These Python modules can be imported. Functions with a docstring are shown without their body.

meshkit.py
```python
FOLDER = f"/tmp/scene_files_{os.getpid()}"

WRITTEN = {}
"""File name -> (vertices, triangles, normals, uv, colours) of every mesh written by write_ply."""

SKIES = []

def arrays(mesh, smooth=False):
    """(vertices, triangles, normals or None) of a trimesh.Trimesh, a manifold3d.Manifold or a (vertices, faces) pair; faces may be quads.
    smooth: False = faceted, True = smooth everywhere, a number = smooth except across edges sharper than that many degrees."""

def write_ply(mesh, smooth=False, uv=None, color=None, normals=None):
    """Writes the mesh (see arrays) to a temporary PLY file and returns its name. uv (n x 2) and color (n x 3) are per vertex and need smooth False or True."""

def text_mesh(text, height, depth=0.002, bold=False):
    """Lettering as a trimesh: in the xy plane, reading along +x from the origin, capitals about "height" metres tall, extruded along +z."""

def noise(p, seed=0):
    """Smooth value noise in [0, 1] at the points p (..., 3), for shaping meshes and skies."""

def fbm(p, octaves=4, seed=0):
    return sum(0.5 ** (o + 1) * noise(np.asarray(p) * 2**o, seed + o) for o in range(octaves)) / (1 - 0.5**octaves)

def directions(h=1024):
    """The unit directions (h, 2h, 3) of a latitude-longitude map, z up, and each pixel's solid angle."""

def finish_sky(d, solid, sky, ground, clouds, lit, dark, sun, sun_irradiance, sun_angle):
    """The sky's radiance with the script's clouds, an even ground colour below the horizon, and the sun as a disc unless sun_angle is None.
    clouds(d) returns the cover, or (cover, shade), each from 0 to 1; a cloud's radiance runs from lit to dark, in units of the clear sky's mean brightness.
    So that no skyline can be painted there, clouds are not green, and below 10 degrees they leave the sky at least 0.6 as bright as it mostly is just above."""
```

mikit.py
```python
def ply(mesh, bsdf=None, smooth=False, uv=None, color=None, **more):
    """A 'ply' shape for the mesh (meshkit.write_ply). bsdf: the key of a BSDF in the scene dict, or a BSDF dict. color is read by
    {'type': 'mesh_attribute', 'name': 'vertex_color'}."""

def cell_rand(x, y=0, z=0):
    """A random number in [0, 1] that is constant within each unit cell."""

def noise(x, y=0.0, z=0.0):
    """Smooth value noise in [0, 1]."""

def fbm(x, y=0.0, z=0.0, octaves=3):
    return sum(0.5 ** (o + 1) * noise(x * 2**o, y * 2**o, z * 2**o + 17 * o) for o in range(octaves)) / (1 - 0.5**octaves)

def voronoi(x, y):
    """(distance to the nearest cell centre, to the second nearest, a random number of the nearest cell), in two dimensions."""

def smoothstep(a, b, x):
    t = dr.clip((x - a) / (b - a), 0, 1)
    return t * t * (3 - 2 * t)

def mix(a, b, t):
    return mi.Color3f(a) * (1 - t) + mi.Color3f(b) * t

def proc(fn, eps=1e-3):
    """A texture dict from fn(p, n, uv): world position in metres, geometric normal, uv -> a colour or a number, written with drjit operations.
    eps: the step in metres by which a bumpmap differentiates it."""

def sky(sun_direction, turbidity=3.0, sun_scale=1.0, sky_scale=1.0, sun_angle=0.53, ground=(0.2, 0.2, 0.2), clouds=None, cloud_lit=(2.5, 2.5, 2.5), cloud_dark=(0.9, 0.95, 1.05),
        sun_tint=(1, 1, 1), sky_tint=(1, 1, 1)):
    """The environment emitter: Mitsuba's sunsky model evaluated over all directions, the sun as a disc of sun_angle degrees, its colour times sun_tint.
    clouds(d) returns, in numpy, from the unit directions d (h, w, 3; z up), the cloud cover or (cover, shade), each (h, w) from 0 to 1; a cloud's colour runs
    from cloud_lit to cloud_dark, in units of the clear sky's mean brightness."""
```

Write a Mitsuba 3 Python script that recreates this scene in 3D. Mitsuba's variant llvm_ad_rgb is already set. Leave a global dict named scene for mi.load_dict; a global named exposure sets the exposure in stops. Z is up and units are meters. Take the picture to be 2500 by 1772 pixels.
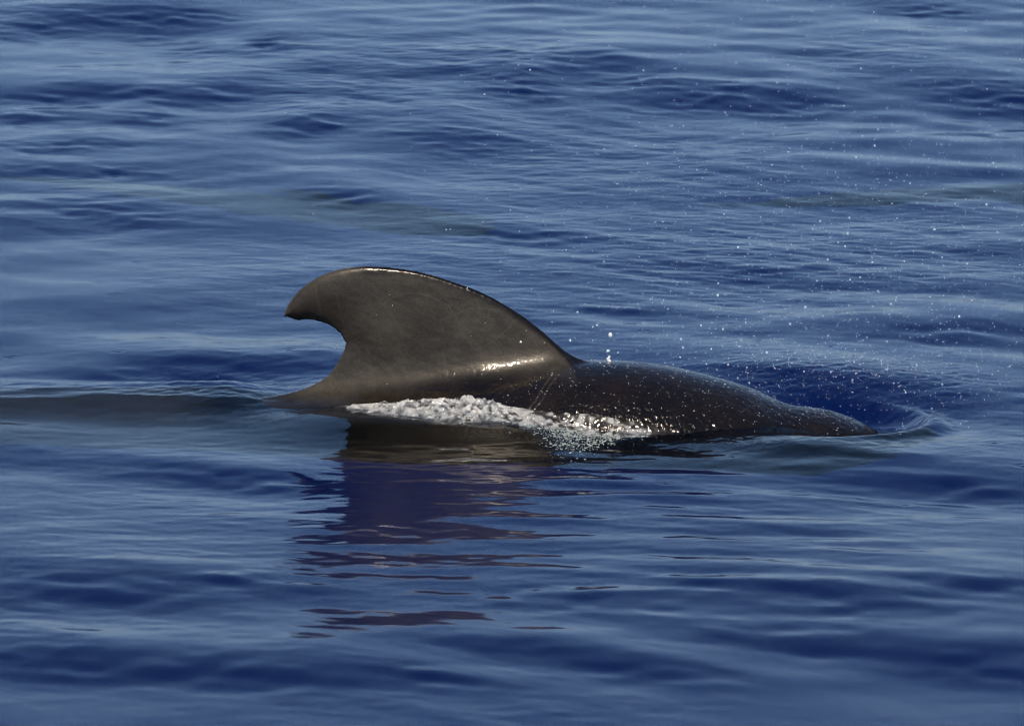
import math
import numpy as np, trimesh, drjit as dr, mitsuba as mi
import mikit, meshkit
from scipy.special import erf
from scipy.interpolate import PchipInterpolator
from scipy.ndimage import map_coordinates, gaussian_filter
from mikit import noise, fbm, smoothstep, mix

T = mi.ScalarTransform4f
rng = np.random.default_rng(7)
scene, labels = {}, {}

# ---------------------------------------------------------------- camera, sky, exposure
CAM = (0.0, -15.0, 3.2245)
scene['camera'] = {'type': 'thinlens', 'fov': 12.79, 'fov_axis': 'x', 'aperture_radius': 0.009, 'focus_distance': 14.98,
                   'near_clip': 0.1, 'far_clip': 3000.0, 'to_world': T().look_at(origin=CAM, target=(0, 0, 0.2), up=(0, 0, 1))}
SUN_AZ, SUN_EL = math.radians(-90 - 8), math.radians(60)      # behind the camera, a little to its right
SUN = (math.cos(SUN_EL) * math.cos(SUN_AZ), math.cos(SUN_EL) * math.sin(SUN_AZ), math.sin(SUN_EL))
scene['sky'] = mikit.sky(SUN, turbidity=3.0, ground=(0.02, 0.05, 0.1), sky_tint=(1.01, 1.0, 0.97))
exposure = 1.75

# ---------------------------------------------------------------- materials
LEAD_FIT = np.polyfit([-0.5, -0.383, -0.25, -0.128, -0.006, 0.106, 0.183], [0.523, 0.517, 0.49, 0.45, 0.387, 0.306, 0.235], 4)
def below_lead(p):              # height of the fin's leading edge above a point
    o = mi.Float(0)
    for k in LEAD_FIT: o = o * p.x + float(k)
    return o - p.z
def dryness(p):                 # the fin has dried a little: matt grey-brown; the back is wet: dark and glossy
    n = fbm(p.x * 6, p.z * 8, p.y * 6) - 0.5
    edge = smoothstep(0.012, 0.034, below_lead(p) + 0.02 * n) * smoothstep(-0.56, -0.46, p.x) + smoothstep(-0.46, -0.56, p.x)
    return smoothstep(0.15, 0.25, p.z + 0.11 * smoothstep(-0.05, -0.65, p.x) + 0.05 * n) * smoothstep(0.30, 0.17, p.x) * edge
def scar(p):                    # a double rake mark running down from the front of the fin
    d = (p.x - 0.167) * 0.779 - (p.z - 0.222) * 0.627 + 0.006 * (noise(p.z * 40) - 0.5)
    on = smoothstep(0.03, 0.06, p.z) * smoothstep(0.235, 0.215, p.z) * smoothstep(0.0, -0.03, p.y)
    return on * (dr.exp(-dr.square((d + 0.007) / 0.003)) + dr.exp(-dr.square((d - 0.007) / 0.003)))
def scratches(p):
    o = mi.Float(0)
    for i, (cx, cz, r) in enumerate(((-0.33, 0.27, 0.17), (-0.62, 0.20, 0.28), (-0.1, 0.02, 0.36), (-0.52, 0.52, 0.22), (-0.2, 0.55, 0.30))):
        d = dr.sqrt(dr.square(p.x - cx) + dr.square(p.z - cz)) - r + 0.02 * (noise(p.x * 8, p.z * 8, i * 3.0) - 0.5)
        o += dr.exp(-dr.square(d / 0.0022)) * smoothstep(0.5, 0.75, noise(p.x * 5 + i * 7, p.z * 5))
    w = noise(p.x * 60 + p.z * 12, p.z * 9 - p.x * 4)
    return o + 0.6 * smoothstep(0.80, 0.95, w)
def wet_color(p, n, uv):
    a = fbm(p.x * 9, p.y * 9, p.z * 9, octaves=4)
    g = noise(p.x * 170, p.y * 170, p.z * 170)
    sunlit_film = smoothstep(-0.95, -1.15, p.x)  # pale brown painted on the submerged tail skin in place of sunlight
    c = mix((0.0022, 0.0016, 0.0012), (0.0095, 0.0062, 0.0043), smoothstep(0.25, 0.75, a * 0.6 + g * 0.4))
    return mix(mix(c, (0.26, 0.17, 0.11), sunlit_film * (0.5 + 0.5 * a)), (0.03, 0.026, 0.022), 0.5 * scar(p))
def dry_color(p, n, uv):
    a = fbm(p.x * 7, p.y * 9, p.z * 9, octaves=4)
    b = fbm(p.x * 40 + p.z * 25, p.z * 60, p.y * 30, octaves=3)
    g = noise(p.x * 260, p.y * 260, p.z * 260)
    tip_shade = smoothstep(-0.42, -0.70, p.x) * smoothstep(0.50, 0.40, p.z) * smoothstep(0.22, 0.3, p.z)
    c = mix((0.023, 0.0205, 0.0166), (0.063, 0.0570, 0.047), smoothstep(0.22, 0.78, 0.5 * a + 0.3 * b + 0.2 * g))
    c = mix(c, (0.018, 0.0135, 0.010), 0.6 * tip_shade)  # darker brown under the hook paints the shade where it curves away
    return mix(c, (0.085, 0.078, 0.064), 0.25 * dr.minimum(scratches(p), 1))
def wet_rough(p, n, uv):
    return 0.09 + 0.1 * noise(p.x * 14, p.y * 14, p.z * 14) + 0.14 * smoothstep(0.24, 0.30, p.z)
def wet_bump(p, n, uv):
    wr = fbm(p.x * 26 + 6 * noise(p.x * 5, p.z * 5), p.y * 26, p.z * 60, octaves=3)
    drip = fbm(p.x * 85, p.y * 60, p.z * 40, octaves=2)
    low = smoothstep(0.20, 0.05, p.z) * smoothstep(0.03, 0.2, p.x)
    sunlit_film = smoothstep(-0.7, -0.9, p.x)
    streak = fbm(p.x * 16 + p.y * 20, p.y * 70 - p.x * 12, p.z * 40, octaves=3)
    fine = noise(p.x * 150, p.y * 120, p.z * 90)
    return wr * (0.0008 + 0.0014 * smoothstep(-0.05, 0.2, p.x)) + fine * 0.0009 * smoothstep(-0.02, 0.2, p.x) + drip * (0.0012 + 0.0042 * low) + streak * 0.008 * sunlit_film + 0.0012 * scar(p)
def dry_bump(p, n, uv):
    return 0.0008 * fbm(p.x * 50 + p.z * 25, p.y * 50, p.z * 70, octaves=3)
def under_water(p, n, uv):       # skin and sea water have nearly the same index: no gloss below the waterline
    return smoothstep(0.015, -0.03, p.z)
scene['skin'] = {'type': 'twosided', 'bsdf': {'type': 'blendbsdf', 'weight': mikit.proc(under_water),
    'a': {'type': 'blendbsdf', 'weight': mikit.proc(lambda p, n, uv: dryness(p)),
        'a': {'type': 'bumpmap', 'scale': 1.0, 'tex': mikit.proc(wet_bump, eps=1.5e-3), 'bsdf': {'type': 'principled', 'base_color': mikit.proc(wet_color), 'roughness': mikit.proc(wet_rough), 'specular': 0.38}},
        'b': {'type': 'bumpmap', 'scale': 1.0, 'tex': mikit.proc(dry_bump, eps=2e-3), 'bsdf': {'type': 'principled', 'base_color': mikit.proc(dry_color), 'roughness': 0.38, 'specular': 0.22}}},
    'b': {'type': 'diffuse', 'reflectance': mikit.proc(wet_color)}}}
scene['water'] = {'type': 'roughdielectric', 'distribution': 'ggx', 'alpha': 0.004, 'int_ior': 1.333, 'ext_ior': 1.0, 'specular_transmittance': {'type': 'rgb', 'value': [0.93, 0.97, 1.0]}}
scene['deep_blue'] = {'type': 'diffuse', 'reflectance': {'type': 'rgb', 'value': [0.001, 0.050, 0.245]}}
scene['drop_white'] = {'type': 'roughplastic', 'diffuse_reflectance': {'type': 'rgb', 'value': [0.75, 0.77, 0.78]}, 'alpha': 0.15}
scene['foam_mat'] = {'type': 'mask', 'opacity': mikit.proc(lambda p, n, uv: uv.x), 'bsdf': {'type': 'twosided', 'bsdf':
    {'type': 'principled', 'base_color': {'type': 'rgb', 'value': [0.50, 0.52, 0.53]}, 'roughness': 0.15, 'specular': 0.6}}}

# ---------------------------------------------------------------- whale: local frame (s along the heading, t to the far side, z up)
PSI = math.radians(4)
CP, SP = math.cos(PSI), math.sin(PSI)
def to_world(v):
    v = np.asarray(v)
    return np.stack([v[..., 0] * CP + v[..., 1] * SP, -v[..., 0] * SP + v[..., 1] * CP, v[..., 2]], -1)
def to_local(x, y):
    return x * CP - y * SP, x * SP + y * CP
KS = [-3.9, -3.3, -2.6, -1.7, -1.2, -0.8, -0.4, 0.0, 0.177, 0.25, 0.356, 0.458, 0.578, 0.697, 0.787, 0.877, 0.92, 0.967, 1.04, 1.11, 1.182, 1.26, 1.33, 1.385, 1.41]
KTOP = [-0.25, -0.09, 0.005, 0.043, 0.058, 0.068, 0.12, 0.18, 0.205, 0.207, 0.206, 0.198, 0.179, 0.15, 0.124, 0.085, 0.067, 0.060, 0.053, 0.034, 0.004, -0.05, -0.12, -0.20, -0.28]
KRV = [0.03, 0.09, 0.17, 0.24, 0.28, 0.325, 0.375, 0.40, 0.41, 0.415, 0.42, 0.42, 0.415, 0.405, 0.395, 0.38, 0.37, 0.36, 0.34, 0.31, 0.275, 0.22, 0.15, 0.085, 0.02]
KRL = [0.03, 0.08, 0.19, 0.29, 0.31, 0.33, 0.36, 0.385, 0.395, 0.40, 0.41, 0.41, 0.405, 0.39, 0.375, 0.355, 0.345, 0.335, 0.32, 0.30, 0.27, 0.22, 0.15, 0.085, 0.02]
def smooth_spline(xs, ys):
    g = np.linspace(xs[0], xs[-1], 3000)
    return g, gaussian_filter(PchipInterpolator(xs, ys)(g), 8, mode='nearest')
_g, _top = smooth_spline(KS, KTOP)
_, _rv = smooth_spline(KS, KRV)
_, _rl = smooth_spline(KS, KRL)
def body_at(s):
    return np.interp(s, _g, _top), np.interp(s, _g, _rv), np.interp(s, _g, _rl)
LEAD = [(0.30, 0.12), (0.235, 0.185), (0.183, 0.235), (0.152, 0.265), (0.106, 0.306), (0.05, 0.351), (-0.006, 0.387), (-0.067, 0.422), (-0.128, 0.45), (-0.189, 0.47), (-0.25, 0.49), (-0.316, 0.507), (-0.383, 0.517),
        (-0.434, 0.521), (-0.485, 0.523), (-0.536, 0.518), (-0.577, 0.511), (-0.618, 0.498), (-0.654, 0.482), (-0.69, 0.458), (-0.715, 0.437), (-0.736, 0.413), (-0.752, 0.39), (-0.761, 0.369), (-0.765, 0.353)]
TRAIL = [(-0.761, 0.348), (-0.753, 0.349), (-0.748, 0.343), (-0.741, 0.345), (-0.735, 0.338), (-0.727, 0.340), (-0.721, 0.334), (-0.711, 0.336), (-0.691, 0.34), (-0.665, 0.337), (-0.64, 0.33), (-0.619, 0.323), (-0.599, 0.312), (-0.588, 0.303), (-0.585, 0.297), (-0.577, 0.296), (-0.578, 0.288), (-0.571, 0.286), (-0.572, 0.279), (-0.565, 0.272), (-0.566, 0.268),
         (-0.559, 0.263), (-0.563, 0.245), (-0.569, 0.229), (-0.579, 0.21), (-0.595, 0.182), (-0.613, 0.155), (-0.641, 0.131), (-0.677, 0.107), (-0.719, 0.086), (-0.755, 0.07), (-0.80, 0.05), (-0.86, 0.02), (-0.86, -0.1)]
def polyline_distance(P, pts):
    d = np.full(P.shape[:-1], 9.0)
    for a, b in zip(pts[:-1], pts[1:]):
        a, b = np.array(a), np.array(b)
        h = np.clip(((P - a) @ (b - a)) / max((b - a) @ (b - a), 1e-12), 0, 1)
        d = np.minimum(d, np.linalg.norm(P - a - h[..., None] * (b - a), axis=-1))
    return d
FS, FZ = np.arange(-0.95, 0.42, 0.003), np.arange(-0.16, 0.60, 0.003)
_P = np.stack(np.meshgrid(FS, FZ, indexing='ij'), -1)
import shapely
_poly = shapely.Polygon(LEAD + TRAIL + [(0.30, -0.1)])
_in = shapely.contains_xy(_poly, _P[..., 0], _P[..., 1])
_dl, _dt = polyline_distance(_P, LEAD), polyline_distance(_P, TRAIL)
_u = _dl / (_dl + _dt + 1e-9)
_hm = np.interp(_P[..., 1], [-0.1, 0.15, 0.3, 0.45, 0.55], [0.075, 0.060, 0.042, 0.028, 0.022])
_dm = np.minimum(_dl, _dt)
_half = _hm * 2.598 * np.sqrt(_u) * (1 - _u) * 0.93 + 0.0035 * np.minimum(_dm / 0.004, 1)
FHALF = np.where(_in, _half, -_dm)
def whale_f(s, t, z):
    top, rv, rl = body_at(s)
    c = top - rv
    fb = (np.sqrt((t / rl) ** 2 + ((z - c) / rv) ** 2) - 1) * np.minimum(rl, rv)
    q = [np.broadcast_to((s - FS[0]) / 0.003, fb.shape), np.broadcast_to((z - FZ[0]) / 0.003, fb.shape)]
    shape2 = np.broadcast_shapes(np.shape(s), np.shape(z))
    h = map_coordinates(FHALF, [np.broadcast_to((s - FS[0]) / 0.003, shape2), np.broadcast_to((z - FZ[0]) / 0.003, shape2)], order=1, mode='nearest')
    ff = np.abs(t) - h
    k = np.interp(s, [-0.85, -0.6, -0.4, -0.1, 0.1, 0.25], [0.05, 0.07, 0.10, 0.11, 0.08, 0.05])
    m = np.maximum(k - np.abs(fb - ff), 0) / k
    return np.minimum(fb, ff) - m * m * k * 0.25

def surface_nets(f, X, Y, Z):
    V = f(X[:, None, None], Y[None, :, None], Z[None, None, :])
    inside = V < 0
    n = [len(X) - 1, len(Y) - 1, len(Z) - 1]
    cnt, acc = np.zeros(n, np.int32), np.zeros(n + [3])
    ax = (X, Y, Z)
    corner = [(i, j, k) for i in (0, 1) for j in (0, 1) for k in (0, 1)]
    mixed = np.zeros(n, bool)
    first = inside[:-1, :-1, :-1]
    for i, j, k in corner:
        mixed |= inside[i:n[0] + i, j:n[1] + j, k:n[2] + k] != first
    ids = np.full(n, -1)
    I = np.argwhere(mixed)
    ids[mixed] = np.arange(len(I))
    pos, num = np.zeros((len(I), 3)), np.zeros(len(I))
    for a in corner:
        for d in range(3):
            if a[d]: continue
            b = list(a); b[d] = 1
            ia, ib = I + a, I + b
            va, vb = V[tuple(ia.T)], V[tuple(ib.T)]
            ok = (va < 0) != (vb < 0)
            w = np.where(ok, va / np.where(ok, va - vb, 1), 0)
            pa = np.stack([ax[e][ia[:, e]] for e in range(3)], 1)
            pb = np.stack([ax[e][ib[:, e]] for e in range(3)], 1)
            pos += np.where(ok, 1, 0)[:, None] * (pa + w[:, None] * (pb - pa))
            num += ok
    pos /= num[:, None]
    faces = []
    for d in range(3):
        a, b = [e for e in range(3) if e != d]
        if d == 1: a, b = b, a
        lo = [slice(None)] * 3; hi = [slice(None)] * 3
        lo[d], hi[d] = slice(0, -1), slice(1, None)
        for e in (a, b): lo[e] = hi[e] = slice(1, -1)
        A, B = inside[tuple(lo)], inside[tuple(hi)]
        for flip, m in ((False, A & ~B), (True, B & ~A)):
            p = np.argwhere(m)
            if not len(p): continue
            p = p.copy(); p[:, a] += 1; p[:, b] += 1
            def at(da, db):
                q = p.copy(); q[:, a] += da; q[:, b] += db
                return ids[tuple(q.T)]
            q = np.stack([at(-1, -1), at(0, -1), at(0, 0), at(-1, 0)], 1)
            faces.append(q[:, ::-1] if flip else q)
    return pos, np.vstack(faces)

def steps(*spec):
    out = [spec[0]]
    for end, d in spec[1:]:
        m = max(1, int(round((end - out[-1]) / d)))
        out += list(np.linspace(out[-1], end, m + 1)[1:])
    return np.array(out)
GX = steps(-3.95, (-1.9, 0.04), (-0.95, 0.012), (0.4, 0.006), (1.45, 0.009))
half = steps(0.0, (0.09, 0.006), (0.45, 0.010))
GY = np.concatenate([-half[:0:-1], half])
GZ = steps(-0.72, (-0.12, 0.03), (0.0, 0.010), (0.55, 0.006))
wv, wf = surface_nets(whale_f, GX, GY, GZ)
def grad(v, e=1e-3):
    g = []
    for d in range(3):
        o = np.zeros(3); o[d] = e
        a, b = v + o, v - o
        g.append((whale_f(*a.T) - whale_f(*b.T)) / (2 * e))
    return np.stack(g, 1)
for _ in range(3):
    g = grad(wv)
    st = -whale_f(*wv.T) / np.maximum((g * g).sum(1), 0.3)
    wv = wv + np.clip(st, -0.004, 0.004)[:, None] * g
def blob(c, r, rot=0.0, pitch=0.0, n=3):
    m = trimesh.creation.icosphere(n)
    m.vertices *= r
    m.apply_transform(trimesh.transformations.euler_matrix(0, pitch, rot))
    m.apply_translation(c)
    return m
whale = trimesh.Trimesh(wv, np.vstack([wf[:, [0, 1, 2]], wf[:, [0, 2, 3]]]), process=False)
if whale.volume < 0: whale.invert()
whale.vertices = to_world(whale.vertices)
labels['pilot_whale'] = {'label': 'dark brown whale surfacing with hooked dorsal fin and arched wet back', 'category': 'whale'}
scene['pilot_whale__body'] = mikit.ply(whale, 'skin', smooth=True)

# ---------------------------------------------------------------- water height
PATCHES = [(-2.56, 9.63, 0.48, 0.75), (-2.06, 9.78, 0.59, 0.75), (-1.8, 9.87, 0.44, 0.66), (-1.28, 8.9, 0.28, 0.62), (-1.65, 8.78, 0.28, 0.35), (-1.41, 7.42, 0.4, 0.62), (-1.91, 7.31, 0.55, 0.38), (-2.28, 6.64, 0.38, 0.36),
    (-1.74, 6.64, 0.3, 0.43), (-0.94, 6.42, 0.3, 0.57), (-0.26, 6.0, 0.42, 0.62), (0.05, 7.46, 0.35, 0.7), (0.45, 8.27, 0.37, 0.5), (0.61, 7.62, 0.54, 0.71), (1.0, 7.23, 0.66, 0.69), (1.36, 7.05, 0.44, 0.53),
    (2.27, 10.26, 0.45, 0.59), (-1.89, 5.15, 0.66, 0.32), (-2.05, 5.8, 0.51, 0.34), (-0.71, 4.48, 0.31, 0.47), (-1.72, 4.13, 0.57, 0.46), (0.01, 3.58, 0.48, 0.32), (-0.69, 11.59, 0.39, 0.43), (-0.35, 11.27, 0.34, 0.42),
    (0.43, 1.9, 0.3, 0.2), (1.58, 1.42, 0.49, 0.42), (2.31, 7.23, 0.55, 0.92), (-1.0, 0.57, 0.65, 0.46), (-0.67, 0.85, 0.25, 0.32), (-1.14, -2.65, 0.52, 0.39), (-0.74, -2.55, 0.38, 0.2), (-0.55, -2.68, 0.25, 0.2),
    (0.63, -2.65, 0.44, 0.3), (0.99, -2.8, 0.49, 0.34), (1.32, -2.6, 0.31, 0.25), (0.13, -2.75, 0.49, 0.29), (-1.22, -3.44, 0.35, 0.35), (-0.75, -3.57, 0.52, 0.3), (0.01, -3.31, 0.41, 0.2), (0.78, -3.17, 0.54, 0.32),
    (1.18, -3.44, 0.41, 0.3), (0.35, -3.53, 0.35, 0.21), (1.14, -0.86, 0.6, 0.45), (1.39, -1.17, 0.35, 0.24), (-1.02, -0.96, 0.37, 0.25), (-0.81, -1.14, 0.31, 0.25), (0.86, 0.54, 0.47, 0.23), (1.3, 0.27, 0.61, 0.52), (1.0, 0.50, 0.6, 0.40), (-1.35, 0.62, 0.55, 0.36), (-0.95, 0.75, 0.5, 0.3),
    (-0.23, -3.61, 0.35, 0.17), (-2.25, 7.23, 0.55, 0.34)]
BRIGHT = [(-1.02, -1.76, 0.87, 1.01), (0.99, -1.93, 0.92, 0.6), (-0.45, 3.52, 1.1, 1.18), (-1.4, 2.7, 1.06, 1.08), (-0.36, 10.35, 1.25, 1.18), (-0.11, 9.4, 1.68, 1.1), (0.71, 5.15, 1.0, 1.01), (0.98, 2.7, 1.23, 1.18),
    (-1.86, 8.19, 1.14, 0.66), (-0.09, 4.9, 0.79, 0.62), (-1.08, -3.08, 0.6, 0.23), (-0.29, -3.13, 0.48, 0.23), (0.67, -2.99, 0.49, 0.14), (-1.41, -1.59, 0.4, 0.58), (1.08, 9.22, 1.19, 0.72), (1.31, -2.09, 0.36, 0.32), (-1.46, 1.34, 0.73, 0.5), (1.66, 2.51, 0.66, 0.77)]
def sstep(a, b, x):
    t = np.clip((x - a) / (b - a), 0, 1)
    return t * t * (3 - 2 * t)
def wave_set(n, lo, hi, slope, spread, seed, tilt=0.0):
    r = np.random.default_rng(seed)
    lam = lo * (hi / lo) ** ((np.arange(n) + r.random(n)) / n)
    th = math.pi / 2 + tilt + r.normal(0, spread, n)
    k = 2 * math.pi / lam
    return k * np.cos(th), k * np.sin(th), slope * math.sqrt(2 / n) / k, r.random(n) * 2 * math.pi
def add_waves(h, X, Y, ws, mask=1.0):
    o = np.zeros_like(h)
    for kx, ky, a, ph in zip(*ws):
        o += a * np.sin(kx * X + ky * Y + ph)
    h += o * mask
def water_height(X, Y):
    h = np.zeros_like(X)
    R2 = X * X + (Y - 4) ** 2
    fade = 1 / (1 + R2 / 900.0)
    P = np.stack([X, Y, 0 * X], -1)
    patch = meshkit.noise(P * [0.9, 0.5, 1], 3)
    inside = np.exp(-np.maximum(np.hypot(X / 4, (Y - 4) / 12) - 1, 0) * 3)
    # calmer water before the whale, which mirrors the fin
    s, t = to_local(X, Y)
    front = np.exp(-(np.maximum(np.abs(s - 0.0) - 0.9, 0) / 0.5) ** 2 - (np.maximum(np.abs(t + 1.5) - 1.0, 0) / 0.45) ** 2)
    add_waves(h, X, Y, wave_set(22, 0.9, 3.0, 0.018, 0.6, 1), fade * (1 - 0.75 * front))
    add_waves(h, X, Y, wave_set(44, 0.26, 0.9, 0.024, 0.75, 2, -0.3), inside * (0.35 + 1.1 * patch) * (1 - 0.7 * front))
    add_waves(h, X, Y, wave_set(48, 0.055, 0.28, 0.030, 0.55, 4, -0.25), inside * (0.10 + 1.8 * meshkit.noise(P * [1.1, 0.7, 1], 9) ** 2) * (1 - 0.6 * front))
    add_waves(h, X, Y, wave_set(26, 0.13, 0.42, 0.030, 0.22, 5), front * (0.45 + 1.2 * sstep(-0.2, 0.5, s)))
    for x, y, w, d in BRIGHT:
        sy, sx = d / 2.0, w / 1.9
        q = -0.028 * math.sqrt(math.pi / 2) * sy
        b = 2.2 * sy
        v, u = Y - y, X - x
        h += q * (erf(v / (1.414 * sy)) - erf(v / (1.414 * b))) * np.exp(-0.5 * (u / sx) ** 2)
    add_waves(h, X, Y, wave_set(26, 0.05, 0.14, 0.016, 0.4, 15), front)
    dark = np.zeros_like(h)
    tilts = np.random.default_rng(77)
    for x, y, w, d in PATCHES:
        slant = 0.35 if y < 0 else tilts.choice([-0.3, 0.2, 0.45])
        sy, sx = d / 2.2, w / 1.9
        q = 0.16 * (0.82 if y > 2 else 0.45 if abs(x) < 0.8 and -2.9 < y < -2 else 1) * math.sqrt(math.pi / 2) * sy
        b = 2.6 * sy
        sel = (np.abs(X - x) < 4 * sx) & (np.abs(Y - y) < 4 * b)
        u = X[sel] - x
        v = Y[sel] - y + slant * u
        h[sel] += q * (erf(v / (1.414 * sy)) - erf(v / (1.414 * b))) * np.exp(-0.5 * (u / sx) ** 2)
        dark[sel] = np.maximum(dark[sel], np.exp(-0.5 * (u / sx) ** 2 - 0.5 * (v / sy) ** 2) ** 1.5)
    add_waves(h, X, Y, wave_set(48, 0.10, 0.34, 0.070, 0.5, 8, -0.3), np.maximum(dark, 0))
    # --- water pushed by the whale
    near = np.exp(-np.maximum(np.hypot((s + 0.6) / 2.6, t / 1.3) - 1, 0) * 4)
    calm = 1 - 0.6 * np.exp(-(t / 0.6) ** 2) * sstep(-4.2, -2.5, s) * sstep(1.8, 1.2, s)
    h *= calm
    A = np.interp(s, [-4, -2.6, -1.7, -1.2, -0.8, -0.5, 0, 0.35, 0.7, 0.95, 1.1, 1.3, 1.6], [0, 0.0, 0.0, 0.0, 0.022, 0.044, 0.040, 0.006, 0.0, -0.03, -0.05, -0.03, 0])
    w = np.interp(s, [-4, -1.7, -0.9, -0.5, 0, 0.6, 1.0, 1.3], [0.05, 0.10, 0.14, 0.26, 0.33, 0.34, 0.2, 0.05])
    prof = np.exp(-(np.maximum(np.abs(t) - w, 0) / np.interp(s, [-4, -1.2, -0.8, -0.3], [0.40, 0.35, 0.30, 0.20])) ** 2)
    h += A * prof
    # bow wave round the head and the trough behind it
    e = np.hypot((s - 0.72) / 0.70, (t + 0.02) / 0.52)
    ang = np.arctan2((t + 0.02) / 0.52, (s - 0.72) / 0.70)
    h += 0.040 * np.exp(-((e - 0.98) / 0.085) ** 2) * np.exp(-(ang / 0.70) ** 2)
    h -= 0.035 * np.exp(-((s - 1.12) / 0.22) ** 2 - ((t - 0.20) / 0.22) ** 2)
    h += 0.03 + 0.080 * (math.sin(2 * math.pi * 3 / 22) - np.sin(2 * math.pi * (Y + 3) / 22)) * fade
    h += 0.026 * sstep(-0.90, -0.36, t) * sstep(0.30, -0.05, t) * sstep(0.60, 0.95, s) * sstep(1.35, 0.95, s)
    # a film of water sliding over the tail stock
    top, rv, rl = body_at(s)
    rag = meshkit.fbm(np.stack([s * 5, t * 12, 0 * s], -1), 3, 31) - 0.5
    over = top + 0.024 + 0.014 * rag - 0.27 * np.maximum(-t - 0.04 + 0.08 * rag, 0)
    k = 0.03
    lift = np.maximum(k - np.abs(over - h), 0) / k
    h += (np.maximum(over - h, 0) + lift * lift * k * 0.25) * sstep(-0.70, -1.0, s) * sstep(-3.6, -3.0, s) * (t > -0.5) * sstep(0.50, 0.16, t)
    for i in range(70):
        r = np.random.default_rng(900 + i)
        x0, y0 = (r.uniform(-1.8, -0.3), r.uniform(0.9, 3.2)) if i < 26 else (r.uniform(0.4, 1.9), r.uniform(-1.6, 1.6))
        sel = (np.abs(X - x0) < 0.12) & (np.abs(Y - y0) < 0.12)
        d2 = np.hypot(X[sel] - x0, Y[sel] - y0)
        h[sel] += r.uniform(0.0005, 0.0016) * np.cos(d2 * 2 * math.pi / r.uniform(0.03, 0.05)) * np.exp(-(d2 / 0.032) ** 2)
    # fine ripples: film over the tail stock, disturbed water beside the head
    rip = 0.9 * np.exp(-(t / 0.22) ** 2) * sstep(-1.55, -1.0, s) * sstep(-0.3, -0.6, s)
    rip += 0.6 * np.exp(-((t - 0.5) / 0.35) ** 2) * sstep(-1.6, -1.0, s) * sstep(-0.5, -0.8, s)
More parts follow.
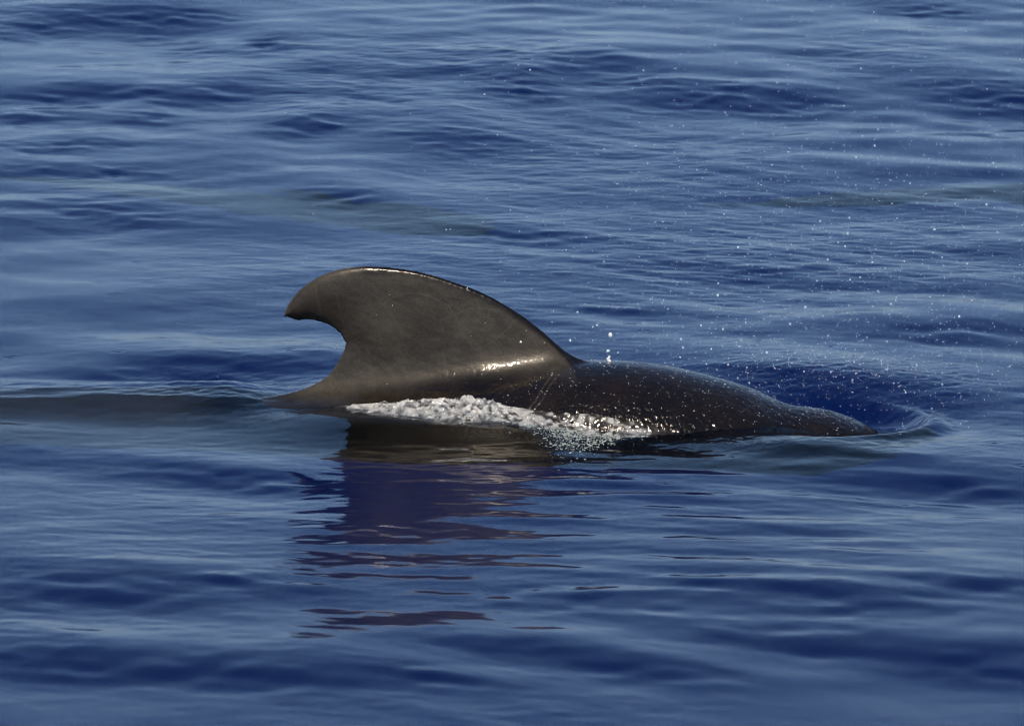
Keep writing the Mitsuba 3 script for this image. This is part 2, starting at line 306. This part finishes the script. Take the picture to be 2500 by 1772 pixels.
    rip2 = 1.1 * np.exp(-((t - 0.62) / 0.38) ** 2) * sstep(0.35, 0.8, s) * sstep(1.75, 1.4, s) + 0.5 * np.exp(-((t + 0.5) / 0.25) ** 2) * sstep(0.2, 0.6, s) * sstep(1.8, 1.2, s)
    rip, rip2 = np.maximum(rip - 2e-3, 0), np.maximum(rip2 - 2e-3, 0)
    rip2 = rip2 + 0.8 * np.exp(-((e - 1.0) / 0.14) ** 2) * np.exp(-(ang / 0.8) ** 2)
    m = (rip + rip2) > 1e-4
    hm = np.zeros(m.sum())
    add_waves(hm, X[m], Y[m], wave_set(36, 0.028, 0.085, 0.07, 1.0, 11), rip[m] + rip2[m])
    h[m] += hm
    return h
WX = steps(-1.95, (1.95, 0.0085))
right = steps(1.95, (3.2, 0.014))[1:]
far = 3.2 * (320 / 3.2) ** (np.arange(1, 41) / 40)
WX = np.concatenate([-far[::-1], -right[::-1], WX, right, far])
WY = steps(-4.1, (-1.7, 0.010), (1.3, 0.0075), (4.0, 0.011), (12.6, 0.015))
WY = np.concatenate([(-4.1 - 30 * (np.arange(30, 0, -1) / 30) ** 2), WY, 12.6 + 400 * (np.arange(1, 41) / 40) ** 2])
MX, MY = np.meshgrid(WX, WY, indexing='ij')
HZ = water_height(MX, MY)
gx, gy = np.gradient(HZ, WX, WY)
nrm = np.stack([-gx, -gy, np.ones_like(gx)], -1)
nrm /= np.linalg.norm(nrm, axis=-1, keepdims=True)
ii = np.arange(MX.size).reshape(MX.shape)
quads = np.stack([ii[:-1, :-1], ii[1:, :-1], ii[1:, 1:], ii[:-1, 1:]], -1).reshape(-1, 4)
path = meshkit.write_ply((np.stack([MX, MY, HZ], -1).reshape(-1, 3), quads), True, normals=nrm.reshape(-1, 3))
scene['sea'] = {'type': 'ply', 'filename': path, 'face_normals': False, 'bsdf': {'type': 'ref', 'id': 'water'}}
labels['sea'] = {'kind': 'structure', 'label': 'deep blue rippled sea surface reflecting the pale sky'}
scene['deep_water'] = {'type': 'rectangle', 'to_world': T().translate([0, 150, -4.0]).scale([340, 340, 1]), 'bsdf': {'type': 'ref', 'id': 'deep_blue'}}
labels['deep_water'] = {'kind': 'structure', 'label': 'dark blue depth below the sea surface'}
from scipy.interpolate import RegularGridInterpolator
water_at = RegularGridInterpolator((WX, WY), HZ)

def sea_z(s, t):
    p = to_world(np.stack([s, t, 0 * s], -1))
    return water_at(p[..., :2])
def body_z(s, t):
    top, rv, rl = body_at(s)
    return top - rv + rv * np.sqrt(np.maximum(1 - (t / rl) ** 2, 0))

# ---------------------------------------------------------------- white water along the near flank
def contact(s):
    t = np.linspace(-0.42, -0.02, 120)
    S, TT = np.meshgrid(s, t, indexing='ij')
    d = np.abs(body_z(S, TT) - sea_z(S, TT))
    return t[np.argmin(d, axis=1)]
fs = np.linspace(-0.60, 0.64, 600)
tc = gaussian_filter(contact(fs), 10, mode='nearest')
FH = np.interp(fs, [-0.60, -0.52, -0.42, -0.30, -0.24, -0.17, -0.09, -0.04, 0.0, 0.05, 0.09, 0.15, 0.22, 0.38, 0.46, 0.52, 0.80, 0.95], [0, 0.004, 0.026, 0.034, 0.038, 0.058, 0.060, 0.054, 0.04, 0.010, 0.020, 0.010, 0.006, 0.010, 0.004, 0.0, 0.0, 0])
FW = np.interp(fs, [-0.60, -0.45, -0.2, 0.0, 0.15, 0.3, 0.52, 0.95], [0.02, 0.10, 0.16, 0.13, 0.11, 0.15, 0.06, 0.03])
fv = np.linspace(-0.25, 1.0, 90)
S2, V2 = np.meshgrid(fs, fv, indexing='ij')
T2 = tc[:, None] - V2 * FW[:, None]
base = np.maximum(sea_z(S2, T2), np.where(V2 < 0.1, body_z(S2, T2), -9))
NP = np.stack([S2, T2, 0 * S2], -1)
lump = 0.85 * meshkit.fbm(NP * np.array([16, 26, 1]), 3, 5) + 0.35 * (1 - np.abs(2 * meshkit.noise(NP * np.array([50, 80, 1]), 6) - 1)) + 0.14 * meshkit.noise(NP * np.array([130, 150, 1]), 7)
edge = sstep(-0.25, 0.12, V2) * (1 - sstep(0.15, 1.0, V2)) ** 0.8
zf = base + FH[:, None] * edge * (0.35 + 0.85 * lump) + 0.010 * (lump - 0.72) * sstep(-0.25, 0, V2) * (1 - sstep(0.7, 1.0, V2)) * sstep(-0.6, -0.45, S2) * (1 - 0.5 * sstep(0.4, 0.55, S2)) - 0.035 * sstep(0.0, 0.25, V2 - 0.25 - 0.75 * meshkit.noise(np.stack([S2 * 17, 0 * S2, 0 * S2], -1), 12)) * sstep(0.15, 0.3, V2)
fi = np.arange(S2.size).reshape(S2.shape)
fq = np.stack([fi[:-1, :-1], fi[:-1, 1:], fi[1:, 1:], fi[1:, :-1]], -1).reshape(-1, 4)
fm = trimesh.Trimesh(to_world(np.stack([S2, T2, zf], -1)).reshape(-1, 3), np.vstack([fq[:, [0, 1, 2]], fq[:, [0, 2, 3]]]), process=False)
NQ = NP * np.array([34, 46, 1])
cell = 0.55 * meshkit.noise(NP * np.array([75, 95, 1]), 25) + 0.45 * meshkit.fbm(NP * np.array([20, 34, 1]), 2, 22)
op = 0.03 + 0.66 * sstep(0.42, 0.68, cell + 0.10 * (1 - 2.2 * V2)) * (1 - 0.8 * sstep(0.35, 1.0, V2))
thin = 0.06 + 0.75 * sstep(0.50, 0.72, 0.5 * meshkit.noise(NP * np.array([60, 80, 1]), 41) + 0.5 * meshkit.noise(NP * np.array([18, 40, 1]), 42)) * (1 - 0.85 * sstep(0.38, 0.55, S2))
op = op * sstep(-0.60, -0.42, S2) * sstep(0.62, 0.42, S2)
op = op + (op * thin - op) * sstep(0.02, 0.09, S2)
ops = [op.reshape(-1)]
parts = [fm]
for i in range(420):
    s0 = rng.choice(fs, p=FH / FH.sum()) + rng.normal(0, 0.01)
    t0 = np.interp(s0, fs, tc) - abs(rng.normal(0, 0.35)) * np.interp(s0, fs, FW)
    r0 = math.exp(rng.normal(math.log(0.0055), 0.5))
    m = trimesh.creation.icosphere(2)
    m.vertices *= (1 + 0.5 * (meshkit.noise(m.vertices * 2.2 + i * 3.1, i)[:, None] - 0.5)) * r0 * np.array([1.4, 1, 0.9])
    z0 = max(float(sea_z(np.array(s0), np.array(t0))), float(body_z(np.array(s0), np.array(t0)))) + np.interp(s0, fs, FH) * (0.35 + 0.6 * rng.random()) * math.exp(-abs(t0 - np.interp(s0, fs, tc)) / 0.05)
    m.vertices = m.vertices + to_world(np.array([s0, t0, z0]))
    parts.append(m)
    ops.append(np.full(len(m.vertices), 0.08 + 0.4 * rng.random()))
scene['white_water'] = mikit.ply(trimesh.util.concatenate(parts), 'foam_mat', smooth=True, uv=np.stack([np.concatenate(ops), np.linspace(0, 1, sum(map(len, ops)))], 1))
labels['white_water'] = {'kind': 'stuff', 'label': 'churned white foam washing along the near flank of the whale below its fin'}
# bubbles at and just under the surface
parts = []
n_b = 7000
bs = np.where(rng.random(n_b) < 0.62, rng.normal(0.235, 0.065, n_b), rng.uniform(-0.35, 0.47, n_b))
bt = np.where(np.arange(n_b) % 3 == 0, np.interp(bs, fs, tc) - 0.05 - np.abs(rng.normal(0, 0.05, n_b)), np.interp(bs, fs, tc) - 0.06 - np.abs(rng.normal(0, 0.17, n_b)) * np.exp(-((bs - 0.235) / 0.12) ** 2) - 0.02 * rng.random(n_b))
br = np.clip(np.exp(rng.normal(math.log(0.0013), 0.5, n_b)), 0.0006, 0.004)
bc = to_world(np.stack([bs, bt, sea_z(bs, bt) + np.where(rng.random(n_b) < 0.22, 0.0005, -0.004 - np.abs(rng.normal(0, 0.012, n_b)))], -1))
ico0 = trimesh.creation.icosphere(1)
bv = (ico0.vertices[None] * (br[:, None] * np.array([1.3, 1.3, 0.7]))[:, None] + bc[:, None]).reshape(-1, 3)
bf = (ico0.faces[None] + (np.arange(n_b) * len(ico0.vertices))[:, None, None]).reshape(-1, 3)
scene['bubble_mat'] = {'type': 'diffuse', 'reflectance': {'type': 'rgb', 'value': [0.27, 0.32, 0.32]}}
scene['bubbles'] = mikit.ply((bv, bf), 'bubble_mat', smooth=True)
labels['bubbles'] = {'kind': 'stuff', 'label': 'pale cloud of bubbles under the water beside the whale'}

# ---------------------------------------------------------------- two more whales below the surface
scene['hazed_skin'] = {'type': 'diffuse', 'reflectance': {'type': 'rgb', 'value': [0.10, 0.09, 0.045]}}  # olive tone: haze of the water above is mixed into the skin colour
def low_whale(key, x, y, z, rot, pitch, scale, label):
    v = whale_low.vertices * scale
    m = trimesh.transformations.euler_matrix(0, pitch, rot)
    v = v @ m[:3, :3].T + np.array([x, y, z])
    scene[key] = mikit.ply((v, whale_low.faces), 'hazed_skin', smooth=True)
    labels[key] = {'label': label, 'category': 'whale', 'group': 'whales seen dimly under the surface'}
lv, lf = surface_nets(whale_f, steps(-3.95, (1.45, 0.05)), np.concatenate([-steps(0.0, (0.45, 0.035))[:0:-1], steps(0.0, (0.45, 0.035))]), steps(-0.72, (0.57, 0.035)))
whale_low = trimesh.Trimesh(lv, np.vstack([lf[:, [0, 1, 2]], lf[:, [0, 2, 3]]]), process=False)
if whale_low.volume < 0: whale_low.invert()
low_whale('submerged_whale', -0.72, 4.72, -0.38, math.radians(-27), 0.04, 0.52, 'dim olive whale shape under the water behind and left of the hooked fin')
low_whale('submerged_whale_001', 2.75, 5.35, -0.40, math.radians(12), 0.0, 0.5, 'dim olive whale shape under the water at the right edge beyond the spray')

# ---------------------------------------------------------------- spray
ico = trimesh.creation.icosphere(1)
def drops_mesh(c, r):
    v = (ico.vertices[None] * r[:, None, None] + c[:, None]).reshape(-1, 3)
    f = (ico.faces[None] + (np.arange(len(c)) * len(ico.vertices))[:, None, None]).reshape(-1, 3)
    return v, f
N = 4200
c = np.stack([rng.normal(1.1, 0.62, N), rng.normal(0.25, 0.35, N), np.abs(rng.normal(0.0, 0.68, N)) + 0.02], 1)
r = np.clip(np.exp(rng.normal(math.log(0.0009), 0.45, N)), 0.0005, 0.0030)
N2 = 360
e = np.stack([rng.normal(1.12, 0.30, N2), rng.normal(0.62, 0.24, N2), np.zeros(N2)], 1)
e[:, 2] = sea_z(e[:, 0], e[:, 1]) + np.abs(rng.normal(0, 0.012, N2))
r2 = np.clip(np.exp(rng.normal(math.log(0.0011), 0.5, N2)), 0.0006, 0.003)
N3 = 650  # white drops on the flank skin, added to stand in for sun glints
g3 = np.stack([rng.uniform(-0.05, 1.16, N3), np.zeros(N3), np.zeros(N3)], 1)
g3[:, 1] = -body_at(g3[:, 0])[2] * rng.uniform(-0.1, 0.85, N3)
g3[:, 2] = body_z(g3[:, 0], g3[:, 1]) + 0.001
r3 = np.clip(np.exp(rng.normal(math.log(0.0008), 0.4, N3)), 0.0005, 0.0022)
c, r = np.vstack([c, to_world(e), to_world(g3)]), np.concatenate([r, r2, r3])
scene['spray'] = mikit.ply(drops_mesh(c, r), 'drop_white', smooth=True)
labels['spray'] = {'kind': 'stuff', 'label': 'fine white spray of water drops hanging over the whale'}
DROPS = [(0.281, -0.186, 0.364), (0.194, -0.072, 0.29), (0.741, 0.351, 0.123), (0.579, 0.187, 0.215), (0.697, -0.179, 0.349), (0.566, 0.075, 0.204), (0.859, 0.109, 0.213), (0.922, -0.13, 0.357), (0.645, 0.301, 0.269), (0.217, -0.165, 0.404),
    (0.669, 0.043, 0.239), (0.571, 0.138, 0.253), (1.031, 0.073, 0.668), (1.132, 0.19, 0.605), (1.435, 0.303, 0.6), (1.667, 0.467, 0.563), (1.05, -0.037, 0.557), (1.221, 0.236, 0.5), (1.183, 0.272, 0.441), (0.978, -0.03, 0.395), (0.914, -0.249, 0.38),
    (1.179, 0.48, 0.821), (1.492, -0.026, 0.363), (1.534, -0.015, 0.416), (1.301, 0.419, 0.321), (0.763, 0.189, 0.559), (0.692, 0.103, 0.41), (1.148, 0.33, 0.636), (1.185, -0.227, 0.969), (1.608, 0.28, 0.69)]
def wobble(r, stretch, seed):
    m = trimesh.creation.icosphere(2)
    m.vertices *= (1 + 0.35 * (meshkit.noise(m.vertices * 1.8 + seed, seed)[:, None] - 0.5)) * r * np.asarray(stretch)
    return m
for i, p in enumerate(DROPS):
    key = 'water_drop' + (f'_{i:03d}' if i else '')
    m = wobble(0.0027 + 0.0012 * rng.random(), (1, 1, 1 + 0.3 * rng.random()), i + 1)
    m.vertices = m.vertices + np.array(p)
    scene[key] = mikit.ply(m, 'drop_white', smooth=True)
    labels[key] = {'label': 'larger round white water drop hanging in the fine spray', 'category': 'water drop', 'group': 'larger drops in the spray'}
m = wobble(0.0042, (1, 1, 1), 50); m.vertices = m.vertices + np.array([0.029, -0.264, 0.323])
scene['water_drop_030'] = mikit.ply(m, 'drop_white', smooth=True)
labels['water_drop_030'] = {'label': 'single white water drop before the lower front of the dorsal fin', 'category': 'water drop'}
m = wobble(0.0078, (0.9, 0.9, 1.15), 51); m.vertices = m.vertices + np.array([0.329, 0.0, 0.295])
scene['splash_blob'] = mikit.ply(m, 'drop_white', smooth=True)
labels['splash_blob'] = {'label': 'largest white blob of thrown water, above the back ahead of the fin', 'category': 'splash'}
m = wobble(0.0052, (1.1, 1, 0.75), 52); m.vertices = m.vertices + np.array([0.322, 0.0, 0.241])
scene['splash_blob_001'] = mikit.ply(m, 'drop_white', smooth=True)
labels['splash_blob_001'] = {'label': 'small flat white blob between the big blob and the water column', 'category': 'splash'}
col = [wobble(r0, (1, 1, 1.1), 60 + j) for j, r0 in enumerate((0.0045, 0.0055, 0.0062, 0.007))]
for j, m in enumerate(col): m.vertices = m.vertices + np.array([0.324 + 0.002 * (-1) ** j, 0.0, 0.220 - 0.0068 * j])
import manifold3d
col = sum((manifold3d.Manifold(manifold3d.Mesh(m.vertices.astype(np.float32), m.faces.astype(np.uint32))) for m in col[1:]), manifold3d.Manifold(manifold3d.Mesh(col[0].vertices.astype(np.float32), col[0].faces.astype(np.uint32))))
scene['splash_column'] = mikit.ply(col, 'drop_white', smooth=60)
labels['splash_column'] = {'label': 'short white column of water standing on the back ahead of the fin', 'category': 'splash'}
